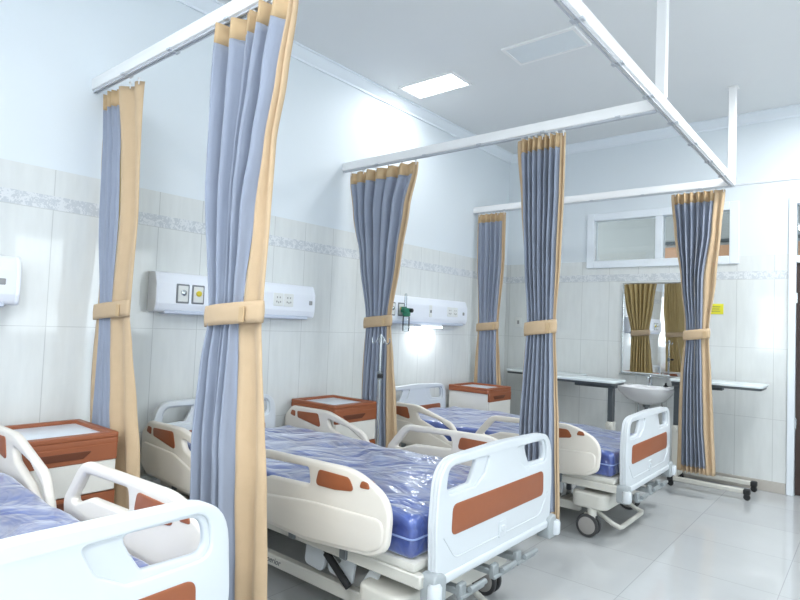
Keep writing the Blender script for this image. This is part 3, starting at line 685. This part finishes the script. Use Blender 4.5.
# ------------------------------------------------------------------ drip stand in front of the fanning curtain
t = thing('drip_stand', 'slim steel drip stand with clamp knob, in front of the curtain behind the middle bed', 'drip stand', (.70, 2.925, 0))
bm = B(); add_tube(bm, (0, 0, .06), (0, 0, .94), .0125, 16); obj('lower_pole', bm, M['steel'], t)
bm = B(); add_tube(bm, (0, 0, .92), (0, 0, 1.22), .008, 14); obj('upper_pole', bm, M['steel'], t)
bm = B(); add_tube(bm, (0, 0, .92), (0, 0, .97), .018, 16); c = obj('clamp_collar', bm, M['grey_metal'], t)
bm = B(); add_tube(bm, (.012, -.012, .945), (.03, -.03, .945), .006, 8); add_lathe(bm, [(.003, -.014), (.018, -.012), (.02, 0), (.018, .012), (.003, .014)], (.037, -.037, .945), 14); obj('clamp_knob', bm, M['black'], c)
for k in range(4):
    a = k*PI/2+.4; bm = B(); ca, sa = math.cos(a), math.sin(a)
    add_path(bm, [(0, 0, 1.215), (.02*ca, .02*sa, 1.195), (.035*ca, .035*sa, 1.165), (.05*ca, .05*sa, 1.155), (.062*ca, .062*sa, 1.17), (.062*ca, .062*sa, 1.195)], .004, 8); obj('hook', bm, M['steel'], t)
for k in range(5):
    a = k*2*PI/5+.3; bm = B(); ca, sa = math.cos(a), math.sin(a)
    add_path(bm, [(0, 0, .10), (.06*ca, .06*sa, .085), (.17*ca, .17*sa, .062)], .011, 10); lg = obj('leg', bm, M['steel'], t)
    bm = B(); add_lathe(bm, [(.003, -.010), (.020, -.010), (.025, -.005), (.025, .005), (.020, .010), (.003, .010)], (.17*ca, .17*sa, .025), 16, 'y'); add_tube(bm, (.17*ca, .17*sa, .03), (.17*ca, .17*sa, .062), .008, 8); obj('caster', bm, M['black'], lg)

# ------------------------------------------------------------------ far wall: overbed tables, washbasin, mirror, small fittings
def overbed_table(label, loc, L, W, H, colx, flip=False):
    t = thing('overbed_table', label, 'overbed table', loc, 0, 'overbed tables along the far wall')
    bm = B(); add_plate(bm, [round_poly([(0, -W/2, .05), (L, -W/2, .05), (L, W/2, .05), (0, W/2, .05)])], .022, UV_XY(H-.011), .005); tp = obj('table_top', bm, M['table_top'], t)
    bm = B(); add_plate(bm, [round_poly([(.012, -W/2+.012, .04), (L-.012, -W/2+.012, .04), (L-.012, W/2-.012, .04), (.012, W/2-.012, .04)])], .02, UV_XY(H-.032), .003); add_box(bm, min(colx, L/2)-.04, max(colx, L/2)+.04, -.04, .04, H-.075, H-.042, .004, 1); obj('support_frame', bm, M['dark_metal'], t)
    bm = B(); add_box(bm, colx-.022, colx+.022, -.035, .035, .46, H-.05, .005, 1); obj('inner_column', bm, M['dark_metal'], t)
    bm = B(); add_box(bm, colx-.03, colx+.03, -.045, .045, .07, .50, .006, 1); cl = obj('outer_column', bm, M['frame'], t)
    bm = B(); add_lathe(bm, [(.003, -.02), (.022, -.018), (.024, 0), (.022, .018), (.003, .02)], (colx, -.066, .47), 16, 'y'); obj('lock_knob', bm, M['frame'], cl)
    e = L-.10 if colx < L/2 else .10
    for s in (-1, 1):
        bm = B(); add_box(bm, min(colx, e), max(colx, e), s*.17-.02, s*.17+.02, .05, .085, .006, 1); bs = obj('base_bar', bm, M['frame'], t)
        for x in (colx, e):
            bm = B(); add_lathe(bm, [(.003, -.012), (.021, -.012), (.025, -.006), (.025, .006), (.021, .012), (.003, .012)], (x, s*.17, .025), 18, 'y'); add_box(bm, x-.024, x+.024, s*.17-.026, s*.17+.026, .045, .088, .006, 1); obj('caster', bm, M['black'], bs, 'black caster')
    bm = B(); add_box(bm, colx-.02, colx+.02, -.15, .15, .052, .082, .006, 1); obj('cross_bar', bm, M['frame'], t)
    return t
overbed_table('overbed table on the left, under the far corner curtain and against the far wall', (.22, 5.64, 0), .78, .32, .865, .30)
overbed_table('overbed table with its column showing, just left of the washbasin', (.78, 5.24, 0), .74, .33, .87, .66)
overbed_table('overbed table right of the washbasin, its wheeled base on the floor behind the curtain', (1.88, 5.56, 0), .70, .36, .915, .03)

t = thing('washbasin', 'white ceramic washbasin on the far wall below the mirror', 'washbasin', (1.61, FY, .80))
bm = B(); seg = 40; rings = []
def ell(sx, sy, z, yoff=0.0):
    r = []
    for k in range(seg):
        a = 2*PI*k/seg; x = sx*math.cos(a); y = -.21+yoff+sy*math.sin(a)
        r.append(bm.verts.new((x, min(y, 0), z)))
    return r
prof = [(.03, .03, -.165, .05), (.07, .07, -.16, .05), (.17, .13, -.12, .03), (.235, .19, -.055, .01), (.255, .215, -.012, 0), (.258, .218, 0, 0), (.25, .21, .004, 0), (.222, .165, .0, -.02), (.20, .15, -.03, -.02), (.14, .11, -.09, -.02), (.04, .04, -.11, -.02)]
rings = [ell(*p) for p in prof]
for a, b in zip(rings, rings[1:]):
    for k in range(seg): bm.faces.new((a[k], a[(k+1) % seg], b[(k+1) % seg], b[k]))
bm.faces.new(rings[0][::-1]); bm.faces.new(rings[-1])
add_box(bm, -.20, .20, -.075, -.001, -.045, .006, .01, 2)
obj('basin', bm, M['ceramic'], t, angle=50)
bm = B(); add_tube(bm, (0, -.05, .004), (0, -.05, .09), .016, 14); add_path(bm, [(0, -.05, .075), (0, -.09, .088), (0, -.13, .082), (0, -.145, .065)], .010, 10); add_box(bm, -.008, .008, -.075, -.02, .09, .104, .004, 1); add_lathe(bm, [(.024, .0), (.02, .012), (.016, .014)], (0, -.05, .004)); obj('tap', bm, M['chrome'], t, 'chrome tap')
bm = B(); add_path(bm, [(0, -.16, -.155), (0, -.16, -.27), (0, -.14, -.30), (0, -.10, -.30), (0, -.08, -.27), (0, -.05, -.25), (0, 0, -.25)], .017, 12); add_lathe(bm, [(.03, -.19), (.034, -.17), (.034, -.16), (.02, -.155)], (0, -.16, 0)); obj('drain_trap', bm, M['grey_metal'], t, 'grey drain trap')
for s in (-1, 1):
    bm = B(); add_path(bm, [(s*.10, -.05, -.06), (s*.11, -.045, -.2), (s*.12, -.02, -.28), (s*.12, 0, -.29)], .006, 8); obj('supply_hose', bm, M['steel'], t)
# soap stopper on the basin rim
bm = B(); add_lathe(bm, [(.022, .0), (.024, .006), (.012, .012), (.008, .028), (.010, .034), (.003, .036)], (1.75, FY-.055, .807), 18)
o = obj('drain_plug', bm, M['black'], None); o['label'] = 'small black drain plug lying on the washbasin rim beside the tap'; o['category'] = 'drain plug'

t = thing('wall_mirror', 'rectangular wall mirror with slim steel edge above the washbasin', 'mirror', (1.63, FY-.015, .91), -.049)
bm = B(); add_box(bm, -.30, .30, -.012, -.002, .0, .87); obj('mirror_glass', bm, M['mirror'], t, smooth=False)
bm = B()
for a, b, c, d in ((-.312, -.30, -.012, .882), (.30, .312, -.012, .882), (-.30, .30, -.012, 0), (-.30, .30, .87, .882)): add_box(bm, a, b, -.018, -.001, c, d)
obj('mirror_frame', bm, M['steel'], t, smooth=False)
bm = B(); add_box(bm, -.31, .31, -.075, -.018, -.02, -.012, .002, 1); obj('mirror_shelf', bm, M['steel'], t)

t = thing('warning_sign', 'small yellow notice on the far wall tiles, just right of the curtain by the mirror', 'sign', (2.14, FY, 1.545))
bm = B(); add_box(bm, -.07, .07, -.004, -.0005, -.047, .047, .001, 1); obj('plate', bm, mat('sign_yellow', srgb(226, 220, 60), rough=.4, var=.03), t)
bm = B()
for k, wd in enumerate((.05, .042, .05)): add_box(bm, -.005-wd, -.005+wd, -.0048, -.004, .018-k*.02, .022-k*.02)
obj('print_lines', bm, M['ink'], t, smooth=False)
t = thing('wall_switch', 'small white wall switch on far wall tiles next to the corner curtain', 'switch', (.17, FY, 1.37))
bm = B(); add_box(bm, -.04, .04, -.010, -.0005, -.055, .055, .004, 2); obj('switch_plate', bm, M['socket'], t)
bm = B(); add_box(bm, -.012, .012, -.015, -.009, -.02, .02, .002, 1); obj('rocker', bm, M['socket_dark'], t)

# ------------------------------------------------------------------ ceiling lights
def ceiling_light(label, x, y, lit, L=.50, W=.25):
    t = thing('ceiling_light', label, 'ceiling light', (x, y, CZ), 0, 'recessed ceiling lights')
    bm = B(); f = .022
    for a, b, c, d in ((-L/2-f, -L/2, -W/2-f, W/2+f), (L/2, L/2+f, -W/2-f, W/2+f), (-L/2, L/2, -W/2-f, -W/2), (-L/2, L/2, W/2, W/2+f)): add_box(bm, a, b, c, d, -.014, -.0005)
    obj('frame', bm, M['rail'], t, smooth=False)
    bm = B(); add_box(bm, -L/2, L/2, -W/2, W/2, -.010, -.0008); obj('diffuser', bm, M['lamp_on'] if lit else M['lamp_off'], t, smooth=False)
    if lit:
        ld = bpy.data.lights.new('ceiling_lamp', 'AREA'); ld.shape = 'RECTANGLE'; ld.size = L; ld.size_y = W; ld.energy = lit; ld.color = (.96, .985, 1.0)
        lo = bpy.data.objects.new('ceiling_lamp', ld); COL.objects.link(lo); lo.location = (0, 0, -.02); lo.parent = t
    return t
ceiling_light('unlit recessed ceiling light left of the long curtain rail', 1.48, 3.655, 0)
ceiling_light('lit recessed ceiling light close to the left wall', .45, 3.75, 7)
for lb, x, y in (('added unseen square ceiling lamp over the foot of the nearest bed', 2.3, -.3), ('added unseen square ceiling lamp by the right wall, beside the camera', 4.1, .6), ('added unseen square ceiling lamp in front of the door, brightening the far wall', 3.35, 4.65), ('added unseen square ceiling lamp behind the camera, on its left', 1.6, -1.6), ('added unseen square ceiling lamp behind the camera, on its right', 4.0, -1.6)):
    ceiling_light(lb, x, y, 46 if y > 3 else 27, .6, .6)  # unseen panels added for soft overall light, the strongest lifts the far wall

# ------------------------------------------------------------------ daylight and camera
wd = bpy.data.worlds.new('world'); scene.world = wd; wd.use_nodes = True
bgn = wd.node_tree.nodes['Background']; bgn.inputs[0].default_value = (.86, .94, 1.0, 1); bgn.inputs[1].default_value = 3.0
def area(name, loc, rot, sx, sy, e, col=(.96, .985, 1.0)):
    ld = bpy.data.lights.new(name, 'AREA'); ld.shape = 'RECTANGLE'; ld.size = sx; ld.size_y = sy; ld.energy = e; ld.color = col
    o = bpy.data.objects.new(name, ld); COL.objects.link(o); o.location = loc; o.rotation_euler = rot; return o
for i, (a, b, c, d) in enumerate(WR): area('window_daylight', (RX+.16, (a+b)/2, (c+d)/2), (0, PI/2, 0), d-c, b-a, (30, 50)[i])
for i, (a, b, c, d) in enumerate(WB): area('window_daylight', ((a+b)/2, BY-.16, (c+d)/2), (PI/2, 0, 0), b-a, d-c, 36)
area('reading_lamp_light', (.085, 4.28, 1.265), (0, 0, 0), .07, .28, 1.1)
area('corridor_fill', (1.6, FY+1.2, 3.2), (0, 0, 0), .6, .3, 9)  # added fill without a fitting, lights the space behind the panes

cam = bpy.data.cameras.new('camera'); co = bpy.data.objects.new('camera', cam); COL.objects.link(co); scene.camera = co
f = 576.64; yaw, pitch, roll = (math.radians(v) for v in (39.696, 2.4196, 2.28))
cam.sensor_width = 36; cam.sensor_fit = 'HORIZONTAL'; cam.lens = f*36/800; cam.clip_start = .05
F = Vector((-math.sin(yaw)*math.cos(pitch), math.cos(yaw)*math.cos(pitch), math.sin(pitch))); Rr = Vector((math.cos(yaw), math.sin(yaw), 0)); U = Rr.cross(F)
R2 = Rr*math.cos(roll)+U*math.sin(roll); U2 = U*math.cos(roll)-Rr*math.sin(roll)
co.matrix_world = Matrix(((R2.x, U2.x, -F.x, 3.28), (R2.y, U2.y, -F.y, 0.0), (R2.z, U2.z, -F.z, 1.292), (0, 0, 0, 1)))

scene.view_settings.view_transform = 'Standard'; scene.view_settings.look = 'None'; scene.view_settings.exposure = 0.0
scene.cycles.use_denoising = True; scene.cycles.max_bounces = 8; scene.cycles.diffuse_bounces = 5; scene.cycles.sample_clamp_indirect = 6.0
